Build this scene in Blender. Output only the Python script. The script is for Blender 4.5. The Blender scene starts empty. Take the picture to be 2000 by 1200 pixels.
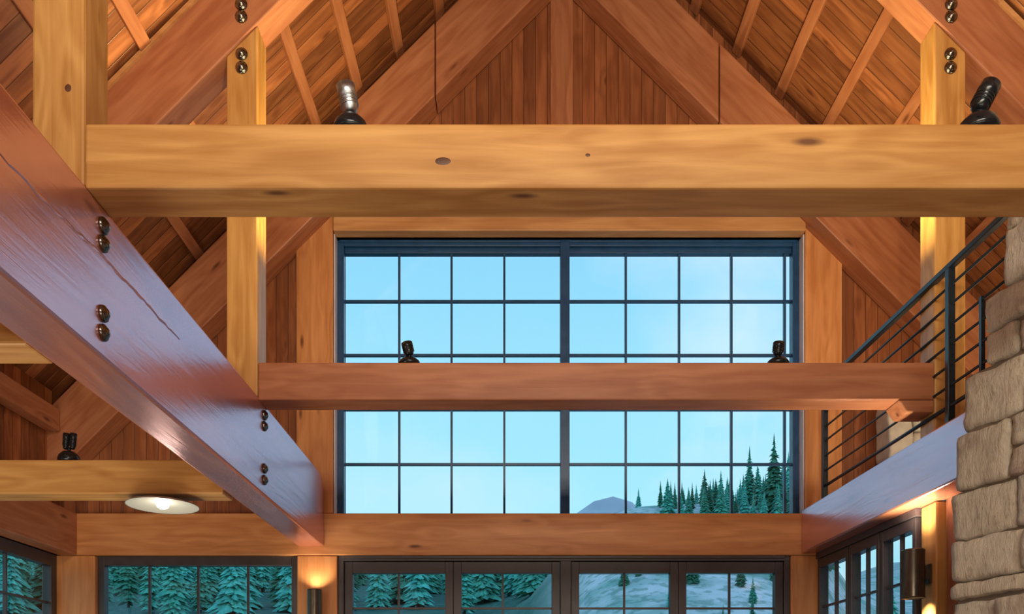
import bpy, math, random
from mathutils import Vector, Matrix, noise
random.seed(7)
C = bpy.context.scene.collection
sc = bpy.context.scene
E = 1.6            # eye height
F = 1600.0         # focal length in pixels of the 2000 px frame
YA, YB, YC = 3.95, 6.64, 8.95      # near truss, second truss, far wall

# ------------------------------------------------------------------ camera
cd = bpy.data.cameras.new('camera'); cam = bpy.data.objects.new('camera', cd); C.objects.link(cam)
cam.location = (0, 0, E); cam.rotation_euler = (math.pi/2, 0, 0)
cd.sensor_width = 36; cd.lens = 28.8; cd.shift_y = 0.39; cd.clip_end = 2000; cd.clip_start = .05
sc.camera = cam
sc.view_settings.view_transform = 'Standard'; sc.view_settings.look = 'None'
sc.view_settings.exposure = 0.0; sc.view_settings.gamma = 1.0
sc.view_settings.use_curve_mapping = False
sc.cycles.max_bounces = 10; sc.cycles.diffuse_bounces = 5; sc.cycles.transparent_max_bounces = 16
sc.cycles.use_denoising = True
sc.cycles.sample_clamp_indirect = 4

# ------------------------------------------------------------------ world
w = bpy.data.worlds.new('sky'); sc.world = w; w.use_nodes = True
nt = w.node_tree; N = nt.nodes; Lk = nt.links; N.clear()
out = N.new('ShaderNodeOutputWorld'); bg = N.new('ShaderNodeBackground')
tc = N.new('ShaderNodeTexCoord'); sep = N.new('ShaderNodeSeparateXYZ')
Lk.new(tc.outputs['Generated'], sep.inputs[0])
rp = N.new('ShaderNodeValToRGB'); cr = rp.color_ramp
cr.elements[0].position = 0.0; cr.elements[0].color = (.36, .66, .76, 1)
cr.elements[1].position = 1.0; cr.elements[1].color = (.10, .28, .62, 1)
for p, c in ((.20, (.36, .67, .77, 1)), (.34, (.33, .63, .76, 1)), (.46, (.26, .56, .75, 1))):
    e = cr.elements.new(p); e.color = c
Lk.new(sep.outputs['Z'], rp.inputs[0])
mp = N.new('ShaderNodeMapping'); mp.inputs['Scale'].default_value = (2.6, 2.6, 5.0); mp.inputs['Location'].default_value = (.35, .2, .15)
nz = N.new('ShaderNodeTexNoise'); nz.inputs['Scale'].default_value = 1.1; nz.inputs['Detail'].default_value = 5
Lk.new(tc.outputs['Generated'], mp.inputs[0]); Lk.new(mp.outputs[0], nz.inputs['Vector'])
mr = N.new('ShaderNodeMapRange'); mr.inputs[1].default_value = .43; mr.inputs[2].default_value = .68
Lk.new(nz.outputs['Fac'], mr.inputs[0])
mxr = N.new('ShaderNodeMapRange'); mxr.inputs[1].default_value = -.1; mxr.inputs[2].default_value = .35; mxr.inputs[3].default_value = .35
Lk.new(sep.outputs['X'], mxr.inputs[0])
mul = N.new('ShaderNodeMath'); mul.operation = 'MULTIPLY'; Lk.new(mr.outputs[0], mul.inputs[0]); Lk.new(mxr.outputs[0], mul.inputs[1])
mx = N.new('ShaderNodeMix'); mx.data_type = 'RGBA'
Lk.new(mul.outputs[0], mx.inputs[0]); Lk.new(rp.outputs[0], mx.inputs[6]); mx.inputs[7].default_value = (.68, .72, .80, 1)
Lk.new(mx.outputs[2], bg.inputs[0]); bg.inputs[1].default_value = 1.42
Lk.new(bg.outputs[0], out.inputs[0])

# ------------------------------------------------------------------ fill lights added out of view to brighten the hall
def aim(o, d): o.rotation_euler = Vector(d).to_track_quat('-Z', 'Y').to_euler()
def area(name, loc, d, sx, sy, power, col):
    l = bpy.data.lights.new(name, 'AREA'); l.shape = 'RECTANGLE'; l.size = sx; l.size_y = sy; l.energy = power; l.color = col
    o = bpy.data.objects.new(name, l); C.objects.link(o); o.location = loc; aim(o, d); return o
def spot(name, loc, d, power, col, ang=90, blend=.6, r=.04):
    l = bpy.data.lights.new(name, 'SPOT'); l.energy = power; l.color = col; l.spot_size = math.radians(ang); l.spot_blend = blend
    l.shadow_soft_size = r
    o = bpy.data.objects.new(name, l); C.objects.link(o); o.location = loc; aim(o, d); return o
def point(name, loc, power, col, r=.05):
    l = bpy.data.lights.new(name, 'POINT'); l.energy = power; l.color = col; l.shadow_soft_size = r
    o = bpy.data.objects.new(name, l); C.objects.link(o); o.location = loc; return o
WARM = (1.0, .76, .46); WARM2 = (1.0, .78, .36); SCW = (1.0, .85, .60); NEUT = (1.0, .88, .72)
area('hall_fill_high', (0.6, -2.6, 5.9), (0, 1, -.04), 4.5, 1.0, 375, NEUT)
area('hall_fill_low', (0.6, -1.5, 1.5), (0.05, .75, .65), 5.0, 2.0, 110, NEUT)
area('hall_fill_roof', (0.65, 1.6, 4.7), (0, .25, 1), 3.0, 2.0, 130, WARM)
area('wing_fill', (-3.6, 4.6, 1.0), (0, .5, 1), 1.6, 3.0, 70, NEUT)
area('loft_fill', (4.9, 6.6, 4.0), (.0, .35, 1), 1.5, 2.0, 55, WARM)

# ------------------------------------------------------------------ materials
def newmat(name):
    m = bpy.data.materials.new(name); m.use_nodes = True
    return m, m.node_tree, m.node_tree.nodes['Principled BSDF']
def nd(t, typ, **k):
    n = t.nodes.new(typ)
    for a, b in k.items(): setattr(n, a, b)
    return n
def mixc(t, fac, a, b, blend='MIX'):
    n = nd(t, 'ShaderNodeMix', data_type='RGBA', blend_type=blend)
    for i, v in ((0, fac), (6, a), (7, b)):
        if hasattr(v, 'is_output'): t.links.new(v, n.inputs[i])
        elif i == 0: n.inputs[0].default_value = v
        else: n.inputs[i].default_value = (*v, 1)
    return n.outputs[2]
def mrange(t, v, a, b, c=0., d=1.):
    n = nd(t, 'ShaderNodeMapRange'); t.links.new(v, n.inputs[0])
    for i, x in enumerate((a, b, c, d)): n.inputs[i+1].default_value = x
    return n.outputs[0]
def mth(t, op, a, b=None):
    n = nd(t, 'ShaderNodeMath', operation=op)
    for i, v in enumerate((a, b)):
        if v is None: continue
        if hasattr(v, 'is_output'): t.links.new(v, n.inputs[i])
        else: n.inputs[i].default_value = v
    return n.outputs[0]

def wood(name, light, dark, knot=(.10, .03, .012), rough=.42, coat=0., coat_ior=1.5, bump=.12, plank=None, axis='X', knots=1., spec=.35, tonevar=.25):
    """timber with grain along local X; plank=(axis index, board width) cuts the face into boards"""
    m, t, b = newmat(name); L = t.links
    tcn = nd(t, 'ShaderNodeTexCoord'); oi = nd(t, 'ShaderNodeObjectInfo')
    vec = tcn.outputs['Object']
    off = nd(t, 'ShaderNodeCombineXYZ')
    r1 = mth(t, 'MULTIPLY', oi.outputs['Random'], 37.); r2 = mth(t, 'MULTIPLY', oi.outputs['Random'], 11.)
    L.new(r1, off.inputs[0]); L.new(r2, off.inputs[1]); L.new(r1, off.inputs[2])
    groove = None; tone = None
    if plank:
        sp = nd(t, 'ShaderNodeSeparateXYZ'); L.new(vec, sp.inputs[0])
        q = mth(t, 'DIVIDE', sp.outputs[plank[0]], plank[1])
        fl = mth(t, 'FLOOR', q); fr = mth(t, 'FRACT', q)
        wn = nd(t, 'ShaderNodeTexWhiteNoise', noise_dimensions='1D'); L.new(fl, wn.inputs['W'])
        tone = wn.outputs['Value']
        dd = mth(t, 'ABSOLUTE', mth(t, 'SUBTRACT', fr, .5))
        groove = mrange(t, dd, .452, .488)
        o2 = nd(t, 'ShaderNodeVectorMath', operation='SCALE'); L.new(wn.outputs['Color'], o2.inputs[0]); o2.inputs['Scale'].default_value = 9.
        off2 = nd(t, 'ShaderNodeVectorMath', operation='ADD'); L.new(vec, off2.inputs[0]); L.new(o2.outputs[0], off2.inputs[1]); vec = off2.outputs[0]
    else:
        off2 = nd(t, 'ShaderNodeVectorMath', operation='ADD'); L.new(vec, off2.inputs[0]); L.new(off.outputs[0], off2.inputs[1]); vec = off2.outputs[0]
    def mapped(s):
        if axis == 'Z': s = (s[1], s[2], s[0])
        mpn = nd(t, 'ShaderNodeMapping'); mpn.inputs['Scale'].default_value = s; L.new(vec, mpn.inputs[0]); return mpn.outputs[0]
    # knots
    vor = nd(t, 'ShaderNodeTexVoronoi'); L.new(mapped((1.5, 5.2, 5.2) if not plank else (2.2, 6., 6.)), vor.inputs['Vector']); vor.inputs['Scale'].default_value = 1.; vor.inputs['Randomness'].default_value = 1.
    kd = vor.outputs['Distance']
    kmask = mrange(t, kd, .04*knots+.01, .12*knots+.02, 1., 0.)
    spc = nd(t, 'ShaderNodeSeparateColor'); L.new(vor.outputs['Color'], spc.inputs[0])
    kmask = mth(t, 'MULTIPLY', kmask, mth(t, 'GREATER_THAN', spc.outputs[0], .45 if plank else .66))
    # grain, swirled round the knots
    swirl = mrange(t, kd, 0., .45, .9, 0.)
    n1 = nd(t, 'ShaderNodeTexNoise'); L.new(mapped((.9, 13., 13.)), n1.inputs['Vector']); n1.inputs['Scale'].default_value = 1.; n1.inputs['Detail'].default_value = 6; n1.inputs['Roughness'].default_value = .6; n1.inputs['Distortion'].default_value = .8
    n2 = nd(t, 'ShaderNodeTexNoise'); L.new(mapped((.35, 2.2, 2.2)), n2.inputs['Vector']); n2.inputs['Scale'].default_value = 1.2; n2.inputs['Detail'].default_value = 3
    ring = mth(t, 'SINE', mth(t, 'ADD', mth(t, 'MULTIPLY', n2.outputs['Fac'], 46.), mth(t, 'MULTIPLY', swirl, 7.)))
    g = mth(t, 'ADD', mth(t, 'MULTIPLY', n1.outputs['Fac'], .95), mth(t, 'MULTIPLY', ring, .10))
    gf = mrange(t, g, .28, .74)
    col = mixc(t, gf, dark, light)
    blot = mrange(t, n2.outputs['Fac'], .35, .68)
    col = mixc(t, mth(t, 'MULTIPLY', blot, .35), col, tuple(x*.72 for x in dark))
    if tone is not None:
        hs = nd(t, 'ShaderNodeHueSaturation'); L.new(col, hs.inputs['Color']); L.new(mrange(t, tone, 0, 1, 1-tonevar*1.6, 1+tonevar*1.3), hs.inputs['Value']); col = hs.outputs[0]
    else:
        hs = nd(t, 'ShaderNodeHueSaturation'); L.new(col, hs.inputs['Color']); L.new(mrange(t, oi.outputs['Random'], 0, 1, .93, 1.07), hs.inputs['Value']); col = hs.outputs[0]
    col = mixc(t, mth(t, 'MULTIPLY', kmask, .85), col, knot)
    if groove is not None: col = mixc(t, mth(t, 'MULTIPLY', groove, .7), col, tuple(x*.25 for x in dark))
    L.new(col, b.inputs['Base Color'])
    b.inputs['Roughness'].default_value = rough
    b.inputs['Specular IOR Level'].default_value = spec
    b.inputs['Coat Weight'].default_value = coat; b.inputs['Coat Roughness'].default_value = rough*.55; b.inputs['Coat IOR'].default_value = coat_ior
    h = mth(t, 'ADD', mth(t, 'MULTIPLY', n1.outputs['Fac'], .5), mth(t, 'MULTIPLY', n2.outputs['Fac'], .9))
    if groove is not None: h = mth(t, 'SUBTRACT', h, mth(t, 'MULTIPLY', groove, 1.2))
    bp = nd(t, 'ShaderNodeBump'); bp.inputs['Strength'].default_value = bump; bp.inputs['Distance'].default_value = .02
    L.new(h, bp.inputs['Height']); L.new(bp.outputs[0], b.inputs['Normal']); L.new(bp.outputs[0], b.inputs['Coat Normal'])
    return m

GOLD = wood('fir_lit_gold', (.68, .385, .130), (.44, .205, .053), bump=.10)  # one fir throughout; its lit golden look is put into this colour
ORAN = wood('fir_halflit_orange', (.70, .325, .125), (.50, .195, .062), bump=.10)  # same fir, a blend between the lit and the shaded tone
REDW = wood('fir_shaded_red', (.50, .215, .105), (.34, .118, .052), bump=.10)  # same fir, the dimmer, redder light on it put into the colour
PLATE = wood('fir_varnished', (.58, .23, .11), (.36, .12, .055), rough=.25, bump=.24, spec=.5)
pb = PLATE.node_tree.nodes['Principled BSDF']; pb.inputs['IOR'].default_value = 6.5; pb.inputs['Specular Tint'].default_value = (1.0, .76, .94, 1)
ROOFM = wood('ceiling_boards', (.43, .165, .066), (.20, .064, .024), rough=.36, plank=(1, .16), bump=.35, knots=1.25, spec=.55)
WALLM = wood('wall_boards', (.42, .150, .058), (.22, .068, .025), rough=.5, plank=(0, .13), axis='Z', bump=.3, knots=1.1, tonevar=.15)
WALLS = wood('side_wall_boards', (.44, .165, .062), (.24, .076, .028), rough=.5, plank=(1, .14), axis='Z', bump=.3)
FLOORM = wood('floor_boards', (.50, .27, .12), (.30, .14, .055), rough=.4, plank=(0, .14), bump=.2)
PLATE_REC = wood('fir_edge_highlight', (.66, .36, .15), (.48, .22, .08), bump=.08)

def plain(name, col, rough=.5, metal=0., spec=.5, nscale=0, namt=.15):
    m, t, b = newmat(name)
    if nscale:
        tcn = nd(t, 'ShaderNodeTexCoord'); n = nd(t, 'ShaderNodeTexNoise'); n.inputs['Scale'].default_value = nscale; n.inputs['Detail'].default_value = 4
        t.links.new(tcn.outputs['Object'], n.inputs['Vector'])
        f = mrange(t, n.outputs['Fac'], .3, .7)
        t.links.new(mixc(t, f, tuple(c*(1-namt) for c in col), tuple(min(1, c*(1+namt)) for c in col)), b.inputs['Base Color'])
        t.links.new(mrange(t, n.outputs['Fac'], .3, .7, rough*.85, min(1, rough*1.15)), b.inputs['Roughness'])
    else:
        b.inputs['Base Color'].default_value = (*col, 1); b.inputs['Roughness'].default_value = rough
    b.inputs['Metallic'].default_value = metal; b.inputs['Specular IOR Level'].default_value = spec
    return m
CLAD = plain('skylit_blue_frame', (.012, .066, .175), .35, nscale=9)  # blue cast of the skylight on the frame put into its colour
CLADB = plain('bronze_frame', (.050, .040, .042), .38, nscale=9)
JAMB = plain('pale_jamb', (.62, .58, .64), .45, nscale=6, namt=.06)
IRON = plain('black_iron', (.012, .012, .013), .28, .6, nscale=20)
BOLTM = plain('bolt_steel', (.20, .19, .17), .2, 1., nscale=30)
RAILM = plain('railing_steel', (.022, .034, .048), .32, .35, nscale=15)
FIX = plain('fixture_black', (.010, .014, .018), .22, .2, nscale=25)
FIXS = plain('fixture_silver', (.46, .54, .60), .38, 1., nscale=25)
BRONZE = plain('sconce_bronze', (.095, .075, .055), .30, .75, nscale=12)
SHADEM = plain('shade_enamel', (.42, .43, .41), .35, .3)
def emit(name, col, s):
    m, t, b = newmat(name); b.inputs['Emission Color'].default_value = (*col, 1); b.inputs['Emission Strength'].default_value = s
    b.inputs['Base Color'].default_value = (.8, .8, .8, 1); return m
BULB = emit('glowing_bulb', (1, .93, .78), 22.)
BULB2 = emit('glowing_lens', (1, .80, .50), 8.)
def glass():
    m = bpy.data.materials.new('window_glass'); m.use_nodes = True; t = m.node_tree; t.nodes.clear()
    o = nd(t, 'ShaderNodeOutputMaterial'); tr = nd(t, 'ShaderNodeBsdfTransparent'); gl = nd(t, 'ShaderNodeBsdfGlossy'); mxs = nd(t, 'ShaderNodeMixShader')
    tr.inputs[0].default_value = (.90, .97, .98, 1); gl.inputs['Roughness'].default_value = .02; gl.inputs[0].default_value = (.9, .95, 1, 1)
    fr = nd(t, 'ShaderNodeFresnel'); fr.inputs[0].default_value = 1.45
    ge = nd(t, 'ShaderNodeNewGeometry'); ff = mth(t, 'MULTIPLY', fr.outputs[0], mth(t, 'SUBTRACT', 1., ge.outputs['Backfacing'])); t.links.new(ff, mxs.inputs[0]); t.links.new(tr.outputs[0], mxs.inputs[1]); t.links.new(gl.outputs[0], mxs.inputs[2]); t.links.new(mxs.outputs[0], o.inputs[0]); return m
GLASS = glass()

# ------------------------------------------------------------------ mesh helpers
def frame(origin, xd=(1, 0, 0), zd=(0, 0, 1)):
    x = Vector(xd).normalized(); z = Vector(zd); z = (z - z.dot(x)*x).normalized(); y = z.cross(x)
    M = Matrix((x, y, z)).transposed().to_4x4(); M.translation = Vector(origin); return M
class MB:
    def __init__(s): s.v = []; s.f = []; s.sm = []
    def add(s, vs, fs, smooth=False):
        n = len(s.v); s.v += [Vector(v) for v in vs]; s.f += [tuple(n+i for i in f) for f in fs]; s.sm += [smooth]*len(fs); return s
    def box(s, x0, x1, y0, y1, z0, z1):
        return s.add([(x0,y0,z0),(x1,y0,z0),(x1,y1,z0),(x0,y1,z0),(x0,y0,z1),(x1,y0,z1),(x1,y1,z1),(x0,y1,z1)],
              [(0,3,2,1),(4,5,6,7),(0,1,5,4),(1,2,6,5),(2,3,7,6),(3,0,4,7)])
    def prism(s, pts, y0, y1, plane='XZ'):
        """polygon (counter-clockwise seen from -Y) swept in depth"""
        n = len(pts)
        if plane == 'XZ': a = [(p[0], y0, p[1]) for p in pts] + [(p[0], y1, p[1]) for p in pts]
        else: a = [(y0, p[0], p[1]) for p in pts] + [(y1, p[0], p[1]) for p in pts]
        fs = [tuple(range(n)), tuple(range(2*n-1, n-1, -1))] + [(i, i+n, (i+1) % n+n, (i+1) % n) for i in range(n)]
        return s.add(a, fs)
    def bar(s, p, q, r, n=8, r2=None):
        p = Vector(p); q = Vector(q); M = frame(p, q-p, (0, 0, 1) if abs((q-p).normalized().z) < .95 else (0, 1, 0)); L = (q-p).length
        r2 = r if r2 is None else r2
        vs = [M @ Vector((0, r*math.cos(2*math.pi*i/n), r*math.sin(2*math.pi*i/n))) for i in range(n)] + [M @ Vector((L, r2*math.cos(2*math.pi*i/n), r2*math.sin(2*math.pi*i/n))) for i in range(n)]
        s.add(vs, [(i, (i+1) % n, (i+1) % n+n, i+n) for i in range(n)], True)
        s.add(vs[:n], [tuple(range(n-1, -1, -1))]); s.add(vs[n:], [tuple(range(n))]); return s
    def sbar(s, p, q, w, h):
        p = Vector(p); q = Vector(q); M = frame(p, q-p, (0, 1, 0) if abs((q-p).normalized().z) > .95 else (0, 0, 1)); L = (q-p).length
        b = MB().box(0, L, -w/2, w/2, -h/2, h/2); return s.add([M @ v for v in b.v], b.f)
    def lathe(s, prof, M=None, n=20):
        M = M or Matrix(); vs = []; m = len(prof)
        for i in range(n):
            a = 2*math.pi*i/n
            for r, z in prof: vs.append(M @ Vector((r*math.cos(a), r*math.sin(a), z)))
        return s.add(vs, [(i*m+j, ((i+1) % n)*m+j, ((i+1) % n)*m+j+1, i*m+j+1) for i in range(n) for j in range(m-1)], True)
    def build(s, name, mat, parent=None, M=None, bevel=0., loc=None):
        if M is None: M = Matrix.Translation(Vector(loc)) if loc is not None else Matrix()
        Mi = M.inverted(); me = bpy.data.meshes.new(name); me.from_pydata([Mi @ v for v in s.v], [], s.f)
        me.polygons.foreach_set('use_smooth', s.sm); me.update(); me.materials.append(mat)
        import bmesh
        bm = bmesh.new(); bm.from_mesh(me); bmesh.ops.remove_doubles(bm, verts=bm.verts, dist=1e-5) if any(s.sm) else None
        bmesh.ops.recalc_face_normals(bm, faces=bm.faces); bm.to_mesh(me); bm.free()
        o = bpy.data.objects.new(name, me); C.objects.link(o)
        if parent:
            o.parent = parent; PM = WM.get(parent.name, Matrix()); o.matrix_local = PM.inverted() @ M
        else: o.matrix_world = M
        WM[o.name] = M.copy()
        if bevel:
            md = o.modifiers.new('bevel', 'BEVEL'); md.width = bevel; md.segments = 2; md.limit_method = 'ANGLE'
        return o
WM = {}
def px2x(px, y): return (px-1000)/F*y
def tag(o, label=None, cat=None, group=None, kind=None):
    if label: o['label'] = label
    if cat: o['category'] = cat
    if group: o['group'] = group
    if kind: o['kind'] = kind
    return o
def empty(name, loc, label, cat, group=None):
    o = bpy.data.objects.new(name, None); C.objects.link(o); o.location = loc; o.empty_display_size = .1
    WM[o.name] = Matrix.Translation(Vector(loc)); return tag(o, label, cat, group)
def dup(o, loc=None, rot=None, scale=None, label=None, group=None):
    r = o.copy(); C.objects.link(r)
    if loc is not None: r.location = loc
    if rot is not None: r.rotation_euler = (0, 0, rot)
    if scale is not None: r.scale = scale if hasattr(scale, '__len__') else (scale,)*3
    for ch in o.children:
        c = ch.copy(); C.objects.link(c); c.parent = r
        for g in ch.children:
            d = g.copy(); C.objects.link(d); d.parent = c
    if label: r['label'] = label
    if group: r['group'] = group
    return r
def rz(v): return v+E       # height above eye -> world height
def xz(poly): return [(x, rz(z)) for x, z in poly]
def timber(name, mb, mat, origin, xd, label, cat, parent=None, bevel=.012, zd=(0, 0, 1), group=None):
    o = mb.build(name, mat, parent, frame(origin, xd, zd), bevel)
    if not parent: tag(o, label, cat, group)
    return o

# ------------------------------------------------------------------ setting
XL0, XL1 = -2.34, -2.05          # left plate outer / inner face
XPL0, XPL1 = -2.316, -2.062      # left posts
XPR0, XPR1 = 3.424, 3.680        # right posts
RL = lambda x: 8.34 + x          # roof underside above the eye, left slope
RR = lambda x: 9.70 - x          # right slope
RC = .68
def roof(name, pts, xd, zd):
    b = MB(); b.prism(pts, -4.2, 9.75)
    o = b.build(name, ROOFM, None, frame((RC, 0, rz(RL(RC))), xd, zd)); tag(o, kind='structure'); return o
roof('ceiling', xz([(-5.9, RL(-5.9)), (RC, RL(RC)), (RC, RL(RC)+.25), (-5.9, RL(-5.9)+.25)]), (-1, 0, -1), (-1, 0, 1))
roof('ceiling', xz([(RC, RR(RC)), (7.3, RR(7.3)), (7.3, RR(7.3)+.25), (RC, RR(RC)+.25)]), (1, 0, -1), (1, 0, 1))
WX0, WX1, WZ0, WZ1 = -1.95, 3.20, 2.11, 5.17      # clerestory opening
b = MB()
b.prism(xz([(-5.15, WZ0), (WX0, WZ0), (WX0, RL(WX0)), (-5.15, RL(-5.15))]), 9.03, 9.25)
b.prism(xz([(WX0, WZ1), (WX1, WZ1), (WX1, RR(WX1)), (RC, RR(RC)), (WX0, RL(WX0))]), 9.03, 9.25)
b.prism(xz([(WX1, WZ0), (6.6, WZ0), (6.6, RR(6.6)), (WX1, RR(WX1))]), 9.03, 9.25)
tag(b.build('wall_far', WALLM), kind='structure')
b = MB()
b.box(-5.15, -4.95, -4, 5.2, 0, rz(RL(-4.95)))
b.box(-5.15, -4.95, 5.2, 9.03, rz(1.65), rz(RL(-4.95)))
b.box(-5.15, -4.95, 5.2, 9.03, 0, .5)
tag(b.build('wall_left', WALLS), kind='structure')
b = MB(); b.box(3.50, 3.7, -4, 3.5, 0, 3.5); b.box(3.50, 3.7, 5.95, 6.6, 0, 3.27)
tag(b.build('wall_right', WALLS), kind='structure')
b = MB(); b.box(6.6, 6.8, -4, 9.25, 3.5, rz(RR(6.6)))
tag(b.build('wall_loft', WALLS), kind='structure')
b = MB(); b.prism([(-5.15, 0), (6.8, 0), (6.8, rz(RR(6.8))), (RC, rz(RR(RC))), (-5.15, rz(RL(-5.15)))], -4.2, -4.0)
tag(b.build('wall_back', WALLM), kind='structure')
tag(MB().box(-5.15, 3.7, -4.2, 9.25, -.2, 0).build('floor', FLOORM), kind='structure')
tag(MB().box(3.62, 6.7, -4.0, 9.03, 3.50, 3.72).build('floor', FLOORM), kind='structure')

# far-wall header beam, posts of the wall
D = Vector((-60/1600., 1, 0))      # direction of the right-hand wall
def hx(y, x0=3.16): return x0 + (YC-y)*.0375
timber('header_beam', MB().box(-4.95, 3.45, YC, 9.2, rz(1.65), rz(2.11)), ORAN, (-4.95, YC, 3.5), (1, 0, 0), 'long orange header beam across the far wall between the tall windows and the glass doors', 'beam')
timber('header_beam', MB().box(-5.0, -4.75, 4.9, 8.948, rz(1.65), rz(2.11)), REDW, (-4.9, 4.9, 3.5), (0, 1, 0), 'header beam over the window of the left side wall, running into the far corner', 'beam')
timber('window_header', MB().box(WX0+.005, WX1-.005, 8.90, 9.2, rz(5.17), rz(5.62)), PLATE_REC, (WX0, YC, 6.9), (1, 0, 0), 'pale head beam along the top of the large gridded window', 'beam')
timber('wall_post', MB().box(-2.36, -1.955, YC+.002, 9.15, rz(2.112), rz(5.95)), ORAN, (-2.1, YC, 3.7), (0, 0, 1), 'upright timber at the left edge of the large gridded window', 'post', zd=(0, 1, 0))
timber('wall_post', MB().box(3.205, 3.61, YC+.002, 9.15, rz(2.112), rz(5.95)), ORAN, (3.4, YC, 3.7), (0, 0, 1), 'upright timber at the right edge of the large gridded window', 'post', zd=(0, 1, 0))
timber('wall_post', MB().box(-5.14, -4.56, YC+.002, 9.15, 0, rz(1.648)), ORAN, (-4.75, YC, 0), (0, 0, 1), 'corner post between the side window and the low window in the left wing', 'post', zd=(0, 1, 0))
timber('wall_post', MB().box(-2.35, -1.91, YC+.002, 9.15, 0, rz(1.648)), ORAN, (-2.1, YC, 0), (0, 0, 1), 'post left of the glass doors, washed with light from its wall sconce', 'post', zd=(0, 1, 0))
timber('wall_post', MB().box(3.05, 3.385, YC+.002, 9.15, 0, rz(1.648)), ORAN, (3.2, YC, 0), (0, 0, 1), 'corner post right of the glass doors', 'post', zd=(0, 1, 0))
timber('king_post', MB().box(.42, .67, 8.99, 9.2, rz(5.62), rz(8.0)), REDW, (.55, YC, 7.3), (0, 0, 1), 'upright king post board in the peak between the far rafters', 'post', zd=(0, 1, 0))

# ------------------------------------------------------------------ rafters
def rafters(yf, yb, bl, tl, br, tr, xl, xr, mat, labels, seams=None):
    """bl/tl: left lower/upper line constants (z = c + x); br/tr right (z = c - x)"""
    cx = (br-bl)/2; ct = (tr-tl)/2
    for side in (0, 1):
        if side == 0:
            low = lambda x: bl+x; up = lambda x: tl+x; xa, xb, xd = xl, (cx+ct)/2, (1, 0, 1)
        else:
            low = lambda x: br-x; up = lambda x: tr-x; xa, xb, xd = xr, (cx+ct)/2, (-1, 0, 1)
        b = MB(); cuts = [xa] + (seams[side] if seams else []) + [xb]
        for i in range(len(cuts)-1):
            p, q = cuts[i], cuts[i+1]; g = .004
            p2 = p + (g if q > p else -g)*(i > 0); q2 = q - (g if q > p else -g)*(i < len(cuts)-2)
            pts = [(p2, low(p2)), (q2, low(q2)), (q2, up(q2)), (p2, up(p2))]
            if side: pts = pts[::-1]
            dy = .012*(i % 2)
            b.prism(xz(pts), yf+dy, yb)
        yield timber('rafter', b, mat, (xa, yf, rz(low(xa))), xd, labels[side], 'rafter', zd=(-1, 0, 1) if side == 0 else (1, 0, 1), bevel=.012)
far = list(rafters(8.72, 9.02, 7.33, 8.11, 8.44, 9.28, -5.04, 5.6, REDW,
     ('long diagonal rafter of the far gable, left of the peak', 'long diagonal rafter of the far gable, right of the peak'), seams=([-.82], [2.21])))
mid = list(rafters(YB-.01, YB+.24, 7.59, 8.30, 8.985, 9.66, -4.6, 6.3, REDW,
     ('diagonal rafter bolted to the left post of the second truss', 'diagonal rafter bolted to the right post of the second truss')))
for o_, sg in ((mid[0], 1), (mid[1], -1)):  # pale strips added to paint the bright light line on the rafter edges
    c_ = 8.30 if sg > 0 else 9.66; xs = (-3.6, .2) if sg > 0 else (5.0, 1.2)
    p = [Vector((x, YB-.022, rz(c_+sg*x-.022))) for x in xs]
    MB().sbar(p[0], p[1], .024, .034).build('edge_highlight', PLATE_REC, o_)['label'] = 'slim pale strip standing for the line of light along the rafter edge'
# purlins: run in depth under the boards
def purlin(x, side, label, grp):
    z = RL(x) if side == 0 else RR(x); n = Vector((1, 0, -1)).normalized() if side == 0 else Vector((-1, 0, -1)).normalized()
    t = Vector((1, 0, 1)).normalized() if side == 0 else Vector((-1, 0, 1)).normalized()
    p = Vector((x, 0, rz(z))); b = MB()
    vs = []
    for y in (-3.9, 9.02):
        for a, c in ((-.055, 0), (.055, 0), (.055, .05), (-.055, .05)):
            v = p + t*a + n*c; v.y = y; vs.append(v)
    b.add(vs, [(0, 3, 2, 1), (4, 5, 6, 7), (0, 1, 5, 4), (1, 2, 6, 5), (2, 3, 7, 6), (3, 0, 4, 7)])
    o = b.build('purlin', REDW, None, frame((x, -3.9, rz(z)), (0, 1, 0), -n), .006); tag(o, label, 'purlin', grp)
ORD = ['the one nearest the ridge'] + ['%s down from the ridge' % q for q in ('second', 'third', 'fourth', 'fifth', 'sixth', 'seventh', 'eighth', 'ninth', 'tenth')]
for k in range(-1, 8):
    x = -3.42 + .436*k + (-.0)
    purlin(x, 0, 'narrow purlin under the boards of the left roof slope, %s' % ORD[7-k], 'purlins on the left roof slope')
for k in range(-3, 5):
    x = 3.42 - .465*k
    purlin(x, 1, 'narrow purlin under the boards of the right roof slope, %s' % ORD[4-k], 'purlins on the right roof slope')

# ------------------------------------------------------------------ bolts
def bolt(parent, p, nrm, r=.052):
    z = Vector(nrm); M = frame(p, (0, 0, 1) if abs(z.z) < .9 else (1, 0, 0), z)
    b = MB(); b.lathe([(0, 0), (r, 0), (r, .010), (r*.93, .016), (r*.80, .018), (r*.72, r*.5), (r*.5, r*.72), (r*.25, r*.84), (0, r*.88)], M, 18)
    o = b.build('bolt', BOLTM, parent, M); o['label'] = 'dark domed steel bolt'; return o

# ------------------------------------------------------------------ plates, posts, tie beams
b = MB()
Y0, Y1 = -1.5, 8.948
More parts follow.
